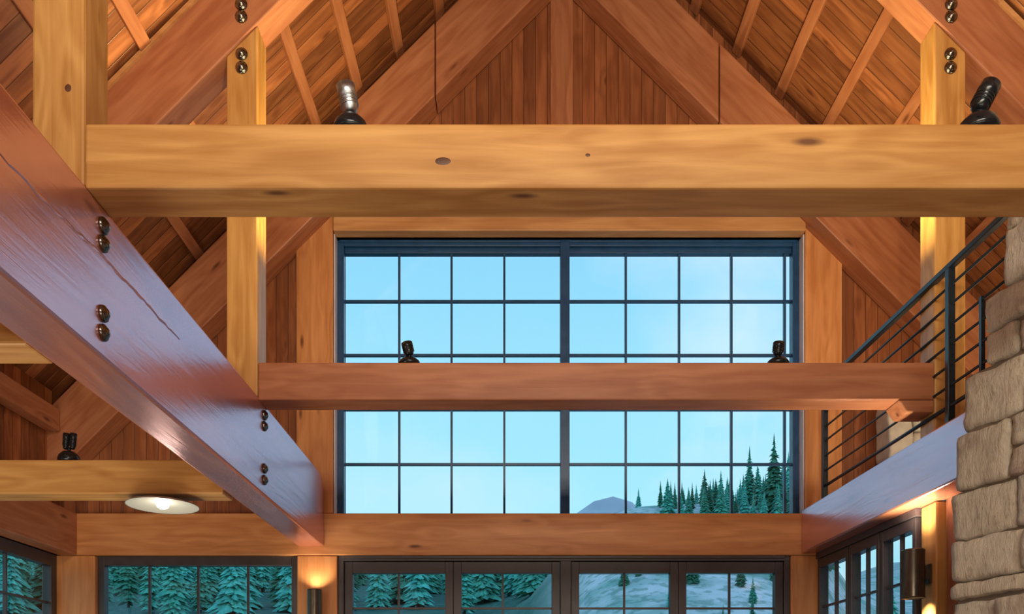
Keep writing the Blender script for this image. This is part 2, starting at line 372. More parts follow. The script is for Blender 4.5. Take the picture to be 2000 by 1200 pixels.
# deep plate with its worn rounded far end
pts = [(Y0, rz(1.745)), (Y1, rz(1.745)), (Y1, rz(2.36)), (Y1-.10, rz(2.47)), (Y1-.26, rz(2.505)), (Y0, rz(2.51))]
b.prism(pts, XL0, XL1, 'YZ')
platel = timber('plate_beam', b, PLATE, (XL0, Y0, rz(2.1)), (0, 1, 0), 'massive varnished beam running away from the viewer at left, its face shining blue with window light', 'beam', bevel=.018)
for y in (4.10, 6.77):
    for z in (2.405, 2.315, 1.965, 1.87): bolt(platel, (XL1, y, rz(z)), (1, 0, 0), .042)
# drying crack along the varnished face
b = MB(); pts = []; rr_ = random.Random(4); zc = 2.215; n_ = 44
for i in range(n_+1):
    f = i/n_; zc += rr_.uniform(-.006, .0075); wd = .0015+.010*math.sin(math.pi*f)**.6*rr_.uniform(.5, 1.2); y = 3.25+1.8*f
    pts += [(XL1+.0005, y, rz(zc-wd)), (XL1+.004, y, rz(zc)), (XL1+.0005, y, rz(zc+wd))]
b.add(pts, [(3*i+k, 3*i+3+k, 3*i+4+k, 3*i+1+k) for i in range(n_) for k in (0, 1)])
ck = b.build('drying_crack', PLATE, platel); ck['label'] = 'long raised drying crack along the beam face'
b = MB(); yn, yf = 5.66, 8.944
b.add([(hx(yn), yn, rz(1.667)), (hx(yf), yf, rz(1.667)), (hx(yf)+.26, yf, rz(1.667)), (hx(yn)+.26, yn, rz(1.667)),
       (hx(yn), yn, rz(2.137)), (hx(yf), yf, rz(2.137)), (hx(yf)+.45, yf, rz(2.137)), (hx(yn)+.45, yn, rz(2.137))],
      [(0,3,2,1),(4,5,6,7),(0,1,5,4),(1,2,6,5),(2,3,7,6),(3,0,4,7)])
plater = timber('plate_beam', b, PLATE, (hx(yn), yn, rz(1.9)), tuple(D), 'varnished lilac-shining beam at right under the loft railing', 'beam', bevel=.015)

def post(x0, x1, y0, y1, z0, ztop, label, mat=GOLD):
    b = MB(); b.prism([(x0, rz(z0)), (x1, rz(z0)), (x1, rz(ztop(x1))), (x0, rz(ztop(x0)))], y0, y1)
    return timber('post', b, mat, ((x0+x1)/2, y0, rz(z0)), (0, 0, 1), label, 'post', zd=(0, 1, 0), bevel=.014)
pal = post(XPL0, XPL1, YA, YA+.24, 2.512, lambda x: 8.33+x, 'golden post of the nearest truss at upper left, standing on the deep beam')
pbl = post(XPL0, XPL1, YB, YB+.24, 2.512, lambda x: 7.588+x, 'left post of the second truss, with domed bolts near its top')
pbr = post(XPR0, XPR1, YB, YB+.24, 2.14, lambda x: 8.983-x, 'right post of the second truss, standing on the loft beam behind the railing')
post(XPR0+.01, XPR1, YB, YB+.24, -1.6, lambda x: 1.665, 'short right post under the loft beam, glowing from the wall sconce beside it')
post(XPL0, XPL1+.0, YA-3.3, YA-3.05, -1.6, lambda x: 1.743, 'post under the deep left beam close to the viewer')
for X, pst, rf in ((-2.19, pbl, mid[0]), (3.552, pbr, mid[1])):
    for z in (5.68, 5.58, 5.78): bolt(rf, (X, YB-.01, rz(z)), (0, -1, 0), .05)
    for z in (5.285, 5.175): bolt(pst, (X, YB, rz(z)), (0, -1, 0), .05)
tiea = timber('tie_beam', MB().box(-2.06, 3.36, YA, YA+.245, rz(2.50), rz(2.812)), GOLD, (-2.06, YA, rz(2.6)), (1, 0, 0), 'big golden tie beam crossing the whole picture in front', 'beam', bevel=.012)
KNOTM = plain('dark_knot', (.10, .035, .014), .5, nscale=60, namt=.4)
def knot(par, p, rx, rz_):
    T_ = Matrix.Translation(p) @ Matrix.Diagonal((rx, 1, rz_, 1)) @ Matrix.Rotation(math.pi/2, 4, 'X')
    MB().lathe([(0, .0015), (.5, .0013), (.85, .0008), (1., 0)], T_, 20).build('knot', KNOTM, par, Matrix.Translation(p))['label'] = 'dark wood knot'
knot(tiea, (px2x(865, YA), YA, rz((1380-315)/F*YA)), .038, .019)
knot(tiea, (px2x(1148, YA), YA, rz((1380-303)/F*YA)), .012, .008)
knot(pal, (px2x(133, YA), YA, rz((1380-172)/F*YA)), .016, .019)
tieb = timber('tie_beam', MB().box(-2.06, 3.422, YB, YB+.24, rz(2.485), rz(2.79)), REDW, (-2.06, YB, rz(2.6)), (1, 0, 0), 'second tie beam crossing in front of the large gridded window', 'beam', bevel=.012)
b = MB(); b.prism(xz([(3.13, 2.484), (3.20, 2.385), (3.42, 2.385), (3.42, 2.484)]), YB+.0, YB+.24)
timber('bearing_block', b, REDW, (3.1, YB, rz(2.4)), (1, 0, 0), None, None, parent=tieb)
timber('wing_beam', MB().box(-4.95, -2.342, YB, YB+.24, rz(1.722), rz(2.00)), GOLD, (-4.9, YB, rz(1.8)), (1, 0, 0), 'short golden beam across the left wing, carrying the round lamp', 'beam')
timber('wing_beam', MB().box(-4.95, -2.342, YA, YA+.24, rz(1.748), rz(2.05)), GOLD, (-4.9, YA, rz(1.8)), (1, 0, 0), 'short beam across the left wing nearest the viewer, at the left edge of the picture', 'beam')
# collar at the wing eave
timber('eave_board', MB().box(-4.948, -4.80, 4.3, 8.70, rz(2.92), rz(3.15)), REDW, (-4.9, 4.3, rz(3.0)), (0, 1, 0), 'dark eave board along the foot of the roof in the left wing', 'board')

# ------------------------------------------------------------------ windows
def tagst(o): return tag(o, kind='structure')
# clerestory window
yw = 9.12
b = MB()
zt, zb = WZ1, WZ0
b.box(WX0+.0, WX0+.012, 8.97, 9.24, rz(zb), rz(zt)); b.box(WX1-.012, WX1, 8.97, 9.24, rz(zb), rz(zt))
jam = b.build('trim_1', JAMB); tagst(jam)
xl, xr = WX0+.014, WX1-.014
xc0, xc1 = px2x(1094, yw), px2x(1112, yw)
b = MB()
b.box(xl, xl+.07, yw-.03, yw+.09, rz(zb), rz(zt)); b.box(xr-.07, xr, yw-.03, yw+.09, rz(zb), rz(zt))
b.box(xl+.07, xr-.07, yw-.03, yw+.09, rz(zt-.06), rz(zt)); b.box(xl+.07, xr-.07, yw+.01, yw+.09, rz(zt-.118), rz(zt-.06))
b.box(xl+.07, xr-.07, yw-.03, yw+.09, rz(zb), rz(zb+.03))
b.box(xc0, xc1, yw-.05, yw+.09, rz(zb), rz(zt))
b.box(xl+.02, xr-.02, yw-.045, yw-.03, rz(zt-.02), rz(zt))
win = tagst(b.build('window_1', CLAD, bevel=.004))
b = MB()
for px in (780, 882, 985, 1222, 1326, 1428, 1532): x = px2x(px, yw+.04); b.box(x-.012, x+.012, yw+.02, yw+.06, rz(zb+.03), rz(zt-.118))
for py in (590, 695, 801, 908):
    z = (1380-py)/F*(yw+.04); b.box(xl+.07, xr-.07, yw+.022, yw+.058, rz(z-.013), rz(z+.013))
b.build('muntin_grid', CLAD, win)
b = MB().box(xl+.07, xc0, yw+.037, yw+.043, rz(zb+.03), rz(zt-.118)); b.build('glass_pane', GLASS, win)
b = MB().box(xc1, xr-.07, yw+.037, yw+.043, rz(zb+.03), rz(zt-.118)); b.build('glass_pane', GLASS, win)

def glazed(name, x0, x1, z0, z1, y, fw, top, vs, hs, mat=CLADB, d=.05):
    """a glazed unit in an XZ plane: frame, muntins, pane"""
    b = MB()
    b.box(x0, x0+fw, y-d, y+d, z0, z1); b.box(x1-fw, x1, y-d, y+d, z0, z1)
    b.box(x0+fw, x1-fw, y-d, y+d, z1-top, z1); b.box(x0+fw, x1-fw, y-d, y+d, z0, z0+top*1.2)
    o = tagst(b.build(name, mat, bevel=.004))
    m = MB()
    for v in vs: m.box(v-.011, v+.011, y-.018, y+.018, z0+top*1.2, z1-top)
    for h in hs: m.box(x0+fw, x1-fw, y-.017, y+.017, h-.011, h+.011)
    m.build('muntin_grid', mat, o)
    MB().box(x0+fw, x1-fw, y-.003, y+.003, z0+top*1.2, z1-top).build('glass_pane', GLASS, o)
    return o
ztop = rz(1.648)
yw2 = 9.06
glazed('window_2', -4.555, -2.355, .45, ztop, yw2, .07, .10, [px2x(p, yw2) for p in (293, 388, 485)], [rz(.95), rz(.3)], CLADB)
# door set
b = MB(); b.box(-1.905, 3.045, yw2-.08, yw2+.08, ztop-.055, ztop); b.box(-1.905, -1.845, yw2-.08, yw2+.08, 0, ztop-.055); b.box(2.985, 3.045, yw2-.08, yw2+.08, 0, ztop-.055)
b.box(px2x(1094, yw2), px2x(1114, yw2), yw2-.08, yw2+.08, 0, ztop-.055)
b.box(-1.845, 2.985, yw2-.10, yw2-.08, ztop-.03, ztop)
tagst(b.build('trim_2', CLADB, bevel=.004))
e = [-1.842, px2x(886, yw2), px2x(1093, yw2), px2x(1115, yw2), px2x(1323, yw2), 2.982]
for i, (a, c, m) in enumerate(((e[0], e[1]-.002, 779), (e[1]+.002, e[2], 982), (e[3], e[4]-.002, 1219), (e[4]+.002, e[5], 1424))):
    d_ = glazed('door_%d' % (i+1), a, c, .02, ztop-.058, yw2, .088, .125, [px2x(m, yw2)], [rz(1.08), rz(.35), rz(-.4)])
    hx_ = (c-.045) if i % 2 == 0 else (a+.045)
    MB().box(hx_-.015, hx_+.015, yw2-.10, yw2-.05, .95, 1.2).build('handle', IRON, d_)
# left side window (plane x = -5.0)
def glazed_side(name, M, L, z0, z1, fw, top, vs, hs, mat=CLADB):
    """unit built along local X of M"""
    def add(bx, nm, mt, par=None, bev=0.):
        q = MB()
        for t in bx: q.box(*t)
        q.v = [M @ v for v in q.v]; return q.build(nm, mt, par, M, bev)
    o = add([(0, fw, -.05, .05, z0, z1), (L-fw, L, -.05, .05, z0, z1), (fw, L-fw, -.05, .05, z1-top, z1), (fw, L-fw, -.05, .05, z0, z0+top)], name, mat, None, .004); tagst(o)
    add([(v-.011, v+.011, -.018, .018, z0+top, z1-top) for v in vs]+[(fw, L-fw, -.017, .017, h-.011, h+.011) for h in hs], 'muntin_grid', mat, o)
    add([(fw, L-fw, -.003, .003, z0+top, z1-top)], 'glass_pane', GLASS, o); return o
M = frame((-5.02, 5.25, 0), (0, 1, 0))
glazed_side('window_3', M, 3.69, .52, rz(1.648), .10, .13, [.75, 1.4, 2.1, 2.86], [rz(1.12), rz(.5)])
M = frame((hx(8.945, 3.385), 8.945, 0), (D*-1)[:])
for k, (o_, L_) in enumerate(((0, .74), (.76, .62), (1.40, .62))):
    Mk = M @ Matrix.Translation((o_, 0, 0))
    glazed_side('window_%d' % (4+k), Mk, L_, .3, rz(1.60), .055, .10, [L_/2], [rz(1.08), rz(.5)], CLADB)
q = MB().box(0, 2.06, -.07, .10, rz(1.602), rz(1.666)); q.v = [M @ v for v in q.v]; tagst(q.build('trim_3', CLADB, None, M, .004))

# ------------------------------------------------------------------ railing
rail = empty('loft_railing', (3.40, 7.2, 3.74), 'dark steel railing with horizontal bars along the loft edge', 'railing')
def rxp(y): return 3.34 + (8.75-y)*.0375
RY0, RY1 = 5.63, 8.75
def rpt(y, z): return (rxp(y), y, rz(z))
b = MB().sbar(rpt(RY0, 3.44), rpt(RY1, 3.44), .052, .045); b.build('handrail', RAILM, rail, frame(rpt(RY0, 3.44), tuple(D)), .006)
for z in (3.29, 3.14, 2.98, 2.83, 2.67, 2.51, 2.35):
    b = MB().bar(rpt(RY0, z), rpt(RY1, z), .0105 if z > 2.4 else .016, 8); b.build('rail_bar', RAILM, rail)
for y in (8.75, 6.41):
    b = MB().sbar((rxp(y), y, rz(2.14)), (rxp(y), y, rz(3.42)), .055, .055); b.box(rxp(y)-.06, rxp(y)+.06, y-.06, y+.06, rz(2.138), rz(2.155)); b.build('railing_post', RAILM, rail, None, .004)
b = MB().sbar((rxp(6.0), 6.0, rz(2.14)), (rxp(6.0), 6.0, rz(3.0)), .03, .03); b.build('railing_post', RAILM, rail)

# ------------------------------------------------------------------ stone
def stone_mat():
    m, t, b = newmat('rough_stone'); L = t.links
    at = nd(t, 'ShaderNodeAttribute', attribute_name='stone_tone'); tcn = nd(t, 'ShaderNodeTexCoord')
    n = nd(t, 'ShaderNodeTexNoise'); n.inputs['Scale'].default_value = 7; n.inputs['Detail'].default_value = 8; n.inputs['Roughness'].default_value = .65; n.inputs['Distortion'].default_value = .4
    L.new(tcn.outputs['Object'], n.inputs['Vector'])
    n2 = nd(t, 'ShaderNodeTexNoise'); n2.inputs['Scale'].default_value = 2.6; n2.inputs['Detail'].default_value = 3; L.new(tcn.outputs['Object'], n2.inputs['Vector'])
    rp = nd(t, 'ShaderNodeValToRGB'); L.new(at.outputs['Fac'], rp.inputs[0]); c = rp.color_ramp; c.interpolation = 'CONSTANT'
    c.elements[0].color = (.62, .54, .41, 1); c.elements[1].position = .3; c.elements[1].color = (.70, .62, .48, 1)
    for p, cc in ((.5, (.54, .50, .42, 1)), (.68, (.66, .60, .50, 1)), (.84, (.52, .49, .45, 1)), (.93, (.34, .22, .18, 1))):
        e_ = c.elements.new(p); e_.color = cc
    col = mixc(t, mrange(t, n.outputs['Fac'], .3, .68), rp.outputs[0], (.80, .70, .53))
    col = mixc(t, mth(t, 'MULTIPLY', mrange(t, n2.outputs['Fac'], .5, .7), .5), col, (.30, .22, .17))
    n3 = nd(t, 'ShaderNodeTexNoise'); n3.inputs['Scale'].default_value = 1.; n3.inputs['Detail'].default_value = 7; n3.inputs['Roughness'].default_value = .7
    m3 = nd(t, 'ShaderNodeMapping'); m3.inputs['Scale'].default_value = (26, 26, 9); m3.inputs['Rotation'].default_value = (.2, .3, 0); L.new(tcn.outputs['Object'], m3.inputs[0]); L.new(m3.outputs[0], n3.inputs['Vector'])
    col = mixc(t, mth(t, 'MULTIPLY', mrange(t, n3.outputs['Fac'], .56, .70), .6), col, (.24, .17, .11))
    col = mixc(t, mth(t, 'MULTIPLY', mrange(t, n3.outputs['Fac'], .52, .34), .6), col, (.84, .78, .66))
    L.new(col, b.inputs['Base Color']); b.inputs['Roughness'].default_value = .75
    bp = nd(t, 'ShaderNodeBump'); bp.inputs['Strength'].default_value = .9; bp.inputs['Distance'].default_value = .05; L.new(mth(t, 'ADD', mth(t, 'MULTIPLY', n.outputs['Fac'], .5), n3.outputs['Fac']), bp.inputs['Height']); L.new(bp.outputs[0], b.inputs['Normal'])
    return m
STONE = stone_mat(); MORTAR = plain('mortar', (.17, .13, .09), .9, nscale=14)
import bmesh
def stones(name, M, boxes, mat, parent):
    """each box (x0,x1,y0,y1,z0,z1) becomes one rough, rounded stone; all in one wall mesh"""
    bm = bmesh.new(); lay = bm.faces.layers.float.new('stone_tone')
    for (x0, x1, y0, y1, z0, z1) in boxes:
        tone = random.random(); sd = Vector((random.random()*50, random.random()*50, random.random()*50)); ne = 9
        c = Vector(((x0+x1)/2, (y0+y1)/2, (z0+z1)/2)); h = Vector(((x1-x0)/2, (y1-y0)/2, (z1-z0)/2)); jr = random.uniform(-.012, .012)
        for ax in range(3):
            for sg in (-1, 1):
                a1, a2 = (ax+1) % 3, (ax+2) % 3; grid = []
                for i in range(ne+1):
                    for j in range(ne+1):
                        v = Vector((0, 0, 0)); v[ax] = sg; v[a1] = -1+2*i/ne; v[a2] = -1+2*j/ne
                        p = Vector((v.x*h.x, v.y*h.y, v.z*h.z))
                        r = .022     # rounded arrises
                        for k in range(3):
                            lim = h[k]-r
                        q = Vector([max(-(h[k]-r), min(h[k]-r, p[k])) for k in range(3)]); dlt = p-q
                        if dlt.length > 1e-6: p = q + dlt.normalized()*min(r, dlt.length)
                        nn = noise.noise_vector((p*4.2+sd))*.018 + noise.noise_vector((p*13+sd))*.013
                        p = c + p + nn; p.y += jr
                        grid.append(bm.verts.new(p))
                for i in range(ne):
                    for j in range(ne):
                        a = grid[i*(ne+1)+j], grid[(i+1)*(ne+1)+j], grid[(i+1)*(ne+1)+j+1], grid[i*(ne+1)+j+1]
                        f = bm.faces.new(a if sg > 0 else a[::-1]); f[lay] = tone; f.smooth = True
    bmesh.ops.remove_doubles(bm, verts=bm.verts, dist=.0004)
    me = bpy.data.meshes.new(name); bm.to_mesh(me); bm.free(); me.materials.append(mat)
    o = bpy.data.objects.new(name, me); C.objects.link(o)
    if parent: o.parent = parent; o.matrix_local = WM[parent.name].inverted() @ M
    else: o.matrix_world = M
    return o
# chimney: local X runs along its visible face toward the viewer, local -Y is out of the face
A = Vector((px2x(1855, 5.5), 5.5, 0)); fd = Vector((.286, -1, 0)).normalized()
chim = empty('stone_chimney', (A.x+.6, A.y-.5, 0), 'tall rough sandstone chimney stepping back as it rises at the right edge', 'chimney')
CM = frame(A, tuple(fd), (0, 0, 1))         # local y = z x x  -> points to +X side? checked below
ysign = 1 if (CM.to_3x3() @ Vector((0, 1, 0))).x > 0 else -1
# setback of the left silhouette with height (world z)
def edge(z):
    h = z-E
    if h < 1.42: return 0.0
    if h < 1.80: return .05
    if h < 2.17: return .09
    if h < 2.60: return .29
    if h < 3.25: return .44
    return 1.0
courses = [0]; z = 0
random.seed(21)
target_rows = [.35, .72, 1.05, 1.42, 1.78, 2.02, 2.30, 2.42, 2.70, 3.02, 3.40, 3.77, 3.98, 4.20, 4.55, 4.85, 5.2, 5.6, 5.95, 6.3]
boxes = []; z0 = 0
for z1 in target_rows:
    x = edge((z0+z1)/2); end = 1.9; first = True
    while x < end:
        wd = random.uniform(.20, .62); x1 = min(x+wd, end)
        if end-x1 < .15: x1 = end
        dpt = .30
        yo = random.uniform(-.02, .02)
        if random.random() < .25 and (z1-z0) > .3 and not first:
            zm = z0+(z1-z0)*random.uniform(.4, .6); boxes += [(x, x1-.012, yo, dpt, z0, zm-.008), (x, x1-.012, yo+.01, dpt, zm+.004, z1-.012)]
        else: boxes.append((x, x1-.012, yo, dpt, z0, z1-.012))
        # return face stones behind
        if first:
            y = dpt+.01
            while y < 1.3:
                y1 = y+random.uniform(.3, .5); boxes.append((x+random.uniform(-.01, .015), x+.3, y, y1-.012, z0, z1-.012)); y = y1
        first = False; x = x1
    z0 = z1
if ysign < 0: boxes = [(a, b_, -d_, -c_, e_, f_) for a, b_, c_, d_, e_, f_ in boxes]
stones('stonework', CM, boxes, STONE, chim)
core = MB(); zz = 0
for z1 in target_rows:
    ex = edge((zz+z1)/2)+.035; ya, yb = .035, 1.25
    if ysign < 0: ya, yb = -yb, -ya
    core.box(ex, 1.88, ya, yb, zz, z1); zz = z1
core.v = [CM @ v for v in core.v]; core.build('mortar_core', MORTAR, chim, CM)
# pale stone pier on the loft
pier = empty('stone_pier', (4.25, 8.78, 3.72), 'pale low stone pier behind the loft railing against the far wall', 'pier')
px_ = [(3.98, 4.24, 8.66, 8.98, 3.72, 4.22), (4.25, 4.62, 8.66, 8.98, 3.72, 4.02), (4.25, 4.62, 8.66, 8.98, 4.03, 4.5), (3.98, 4.24, 8.66, 8.98, 4.23, 4.86), (4.25, 4.62, 8.66, 8.98, 4.51, 4.86)]
PALE = plain('pale_limestone', (.62, .60, .56), .8, nscale=8)
stones('stonework', Matrix(), px_, PALE, pier)

# ------------------------------------------------------------------ up-lights standing on the beams
def uplight(x, y, z, tilt, azim, metal, label, size=1., twin=False, lamp=None, lens=True, bh_=.085, Lh_=.11):
    o = empty('spotlight', (x, y, z), label, 'spotlight')
    T = Matrix.Translation((x, y, z))
    s = size; bh = bh_*size
    MB().lathe([(0, 0), (.076*s, 0), (.080*s, .020*s), (.070*s, bh*.6), (.046*s, bh*.9), (.018*s, bh), (0, bh)], T, 20).build('base', FIX, o, T)
    MB().bar((x, y, z+bh*.9), (x, y, z+bh+.028*s), .013*s, 10).build('swivel_arm', FIX, o, T)
    for k in ((-1, 1) if twin else (0,)):
        R = Matrix.Rotation(azim, 4, 'Z') @ Matrix.Rotation(tilt, 4, 'Y')
        Mh = Matrix.Translation((x+k*.026*s, y, z+bh+.022*s)) @ R
        r = .036*s if not twin else .022*s; Lh = Lh_*s
        hd = MB().lathe([(0, -.01*s), (r*.55, -.008*s), (r*.8, .0), (r, .02*s), (r*1.02, Lh*.55), (r*1.12, Lh*.58), (r*1.12, Lh), (r*.98, Lh), (r*.92, Lh-.012*s), (0, Lh-.014*s)], Mh, 20).build('lamp_head', metal, o, Mh)
        fins = MB()
        for j in range(3):
            zf = .022*s+j*.014*s; fins.lathe([(r*.9, zf), (r*1.12, zf), (r*1.12, zf+.005*s), (r*.9, zf+.005*s)], Mh, 20)
        fins.build('cooling_fins', metal, hd, Mh)
        if lens: 
            MB().lathe([(0, Lh-.0125*s), (r*.88, Lh-.0115*s), (r*.9, Lh-.013*s)], Mh, 16).build('lens', BULB2, hd, Mh)
    if lamp:
        d = (Mh.to_3x3() @ Vector((0, 0, 1))); p = Mh @ Vector((0, 0, Lh+.01)); s_ = spot('spotlight_beam', p, lamp[2] if len(lamp) > 2 else d, lamp[0], WARM2, lamp[1], .7, .03)
    return o
BT = rz(2.812); BT2 = rz(2.79)
uplight(px2x(685, YA+.088), YA+.088, BT+.001, math.radians(12), math.radians(200), FIXS, 'silvery spotlight on top of the big golden beam, left of centre', 1.12, lamp=(110, 80, (-1.27, 2.6, 1.5)))
uplight(px2x(1910, YA+.088), YA+.088, BT+.001, math.radians(28), math.radians(0), FIX, 'black tilted spotlight on top of the big golden beam near its right end', 1.22, lamp=(90, 90, (.9, 2.0, 2.2)))
uplight(px2x(800, YB+.088), YB+.088, BT2+.001, math.radians(-14), 0, FIX, 'dark tilted spotlight on the second beam, at the left part of the gridded window', 1.15, bh_=.062, Lh_=.085, lamp=(620, 78, (-.42, .0, 1)))
uplight(px2x(1519, YB+.088), YB+.088, BT2+.001, math.radians(5), 0, FIX, 'dark upright spotlight on the second beam, at the right part of the gridded window', 1.15, bh_=.062, Lh_=.085, lamp=(620, 78, (.42, .0, 1)))
uplight(px2x(135, YB+.088), YB+.088, rz(2.001), math.radians(4), 0, FIX, 'black twin-headed spotlight on the short beam in the left wing', 1.1, twin=True, lamp=(22, 100, (.1, .5, 1)))

# ------------------------------------------------------------------ sconces
def sconce(x, y, ztop_, nx, ny, label, pu=26, off=0, r=.078, sx=0):
    o = empty('wall_sconce', (x, y, ztop_-.40), label, 'wall lamp')
    T = Matrix.Translation((x, y, ztop_-.40)); h = .40
    MB().lathe([(r*.93, 0.012), (r*.95, 0), (r, 0), (r, .012), (r*.985, .02), (r*.985, h-.02), (r, h-.012), (r, h), (r*.95, h), (r*.93, h-.012), (r*.93, h-.05), (r*.93, .05), (r*.93, .012)], T, 32).build('cylinder_shade', BRONZE, o, T)
    MB().lathe([(0, h-.09), (r*.92, h-.09), (r*.92, h-.10), (0, h-.10)], T, 24).build('upper_lens', BULB2, o, T)
    MB().lathe([(0, .09), (r*.92, .09), (r*.92, .10), (0, .10)], T, 24).build('lower_lens', BULB2, o, T)
    c = Vector((x, y, ztop_-.20)); q = c + Vector((nx, ny, 0))*.13
    b = MB(); b.sbar(c+Vector((nx, ny, 0))*.07, q, .05, .09)
    b.sbar(q-Vector((nx, ny, 0))*.015, q-Vector((nx, ny, 0))*.001, .10, .16); b.build('wall_bracket', BRONZE, o, T)
    spot('sconce_up', (x+off, y, ztop_-.03), (nx*.10+sx, ny*.10, 1), pu, SCW, 125, .8, .05)
    spot('sconce_down', (x, y, ztop_-.37), (nx*.1, ny*.1, -1), pu*.6, SCW, 100, .8, .04)
    return o
sconce(px2x(614, 8.82), 8.82, rz(1.255), 0, 1, 'dark bronze cylinder sconce on the lit post left of the glass doors', 16)
sconce(3.30, 6.74, rz(1.285), 1, 0, 'dark bronze cylinder sconce on the short post by the stone chimney', 150, -.058, .092, -.35)

# ------------------------------------------------------------------ round lamp under the wing beam
lx, ly, lz = px2x(318, 6.76), 6.76, rz(1.722)
lampo = empty('ceiling_lamp', (lx, ly, lz), 'shallow round lamp glowing under the short left wing beam', 'lamp')
T = Matrix.Translation((lx, ly, lz))
MB().lathe([(0, -.001), (.055, -.001), (.055, -.018), (0, -.018)], T, 20).build('canopy', SHADEM, lampo, T)
MB().lathe([(.03, -.018), (.06, -.022), (.16, -.030), (.25, -.048), (.283, -.066), (.286, -.072), (.278, -.070), (.24, -.056), (.15, -.040), (.05, -.034)], T, 40).build('lamp_shade', SHADEM, lampo, T)
MB().lathe([(0, -.030), (.04, -.034), (.052, -.055), (.045, -.078), (.025, -.092), (0, -.096)], T, 20).build('bulb', BULB, lampo, T)
point('ceiling_lamp_light', (lx, ly, lz-.22), 6, (1, .82, .56), .12)

# ------------------------------------------------------------------ outdoors
def ground_mat():
    m, t, b = newmat('hill_ground'); L = t.links
    tcn = nd(t, 'ShaderNodeTexCoord'); n = nd(t, 'ShaderNodeTexNoise'); n.inputs['Scale'].default_value = .35; n.inputs['Detail'].default_value = 8; L.new(tcn.outputs['Object'], n.inputs['Vector'])
    n2 = nd(t, 'ShaderNodeTexNoise'); n2.inputs['Scale'].default_value = 2.2; n2.inputs['Detail'].default_value = 5; L.new(tcn.outputs['Object'], n2.inputs['Vector'])
    sp = nd(t, 'ShaderNodeSeparateXYZ'); L.new(tcn.outputs['Object'], sp.inputs[0])
    bare = mrange(t, mth(t, 'DIVIDE', sp.outputs[0], mth(t, 'MAXIMUM', sp.outputs[1], 1.)), .02, .10)
    pale = mixc(t, mrange(t, n.outputs['Fac'], .38, .58), (.20, .40, .36), (.62, .66, .70))
    col = mixc(t, bare, (.03, .13, .10), pale)
    col = mixc(t, mth(t, 'MULTIPLY', mrange(t, n2.outputs['Fac'], .5, .6), .6), col, (.10, .24, .20)); L.new(col, b.inputs['Base Color']); b.inputs['Roughness'].default_value = .9; return m
GM = ground_mat()
def gz(x, y):
    u = x/y                                   # broad valley left, bare hill right
    s = 1/(1+math.exp(-(u-.055)*34)) / (1+math.exp((u-.395)*45)); d = max(0, y-16)
    left = -.8 + .215*d
    right = -.8 + min(d*.46, 30*.46 + (d-30)*.05)
    return left*(1-s) + right*s + .5*noise.noise(Vector((x*.12, y*.12, 0)))*min(1, d/8)
vs, fs = [], []; nx_, ny_ = 90, 70
for j in range(ny_+1):
    y = 9.4*((165/9.4)**(j/ny_))
    for i in range(nx_+1):
        x = (-1.3+2.7*i/nx_)*(y+6); vs.append((x, y, gz(x, y)))
for j in range(ny_):
    for i in range(nx_): a = j*(nx_+1)+i; fs.append((a, a+1, a+nx_+2, a+nx_+1))
g = MB().add(vs, fs, True).build('hillside_ground', GM); tagst(g)
tagst(MB().box(-140, 140, -60, 9.38, -.75, -.70).build('yard_ground', GM))
# far ridge, haze painted into its pale colour
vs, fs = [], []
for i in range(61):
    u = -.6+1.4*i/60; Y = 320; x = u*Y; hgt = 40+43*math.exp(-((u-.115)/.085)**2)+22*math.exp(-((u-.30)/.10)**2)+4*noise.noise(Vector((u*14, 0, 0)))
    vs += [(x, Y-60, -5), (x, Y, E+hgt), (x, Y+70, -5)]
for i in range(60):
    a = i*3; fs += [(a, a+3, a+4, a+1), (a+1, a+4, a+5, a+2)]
RM = plain('hazy_ridge', (.66, .68, .76), .9, nscale=.03, namt=.3)
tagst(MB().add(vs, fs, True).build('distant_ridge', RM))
def leaf_mat(name, a, c):
    m, t, b = newmat(name); tcn = nd(t, 'ShaderNodeTexCoord'); n = nd(t, 'ShaderNodeTexNoise'); n.inputs['Scale'].default_value = 1.6; n.inputs['Detail'].default_value = 4
    t.links.new(tcn.outputs['Object'], n.inputs['Vector']); oi = nd(t, 'ShaderNodeObjectInfo')
    col = mixc(t, mrange(t, n.outputs['Fac'], .35, .65), a, c)
    hs = nd(t, 'ShaderNodeHueSaturation'); t.links.new(col, hs.inputs['Color']); t.links.new(mrange(t, oi.outputs['Random'], 0, 1, .5, 1.9), hs.inputs['Value']); t.links.new(mrange(t, oi.outputs['Random'], 0, 1, .47, .53), hs.inputs['Hue'])
    t.links.new(hs.outputs[0], b.inputs['Base Color']); b.inputs['Roughness'].default_value = .8; return m
LEAF = leaf_mat('needles', (.035, .20, .15), (.08, .38, .27)); BARK = plain('bark', (.10, .07, .05), .9, nscale=5)
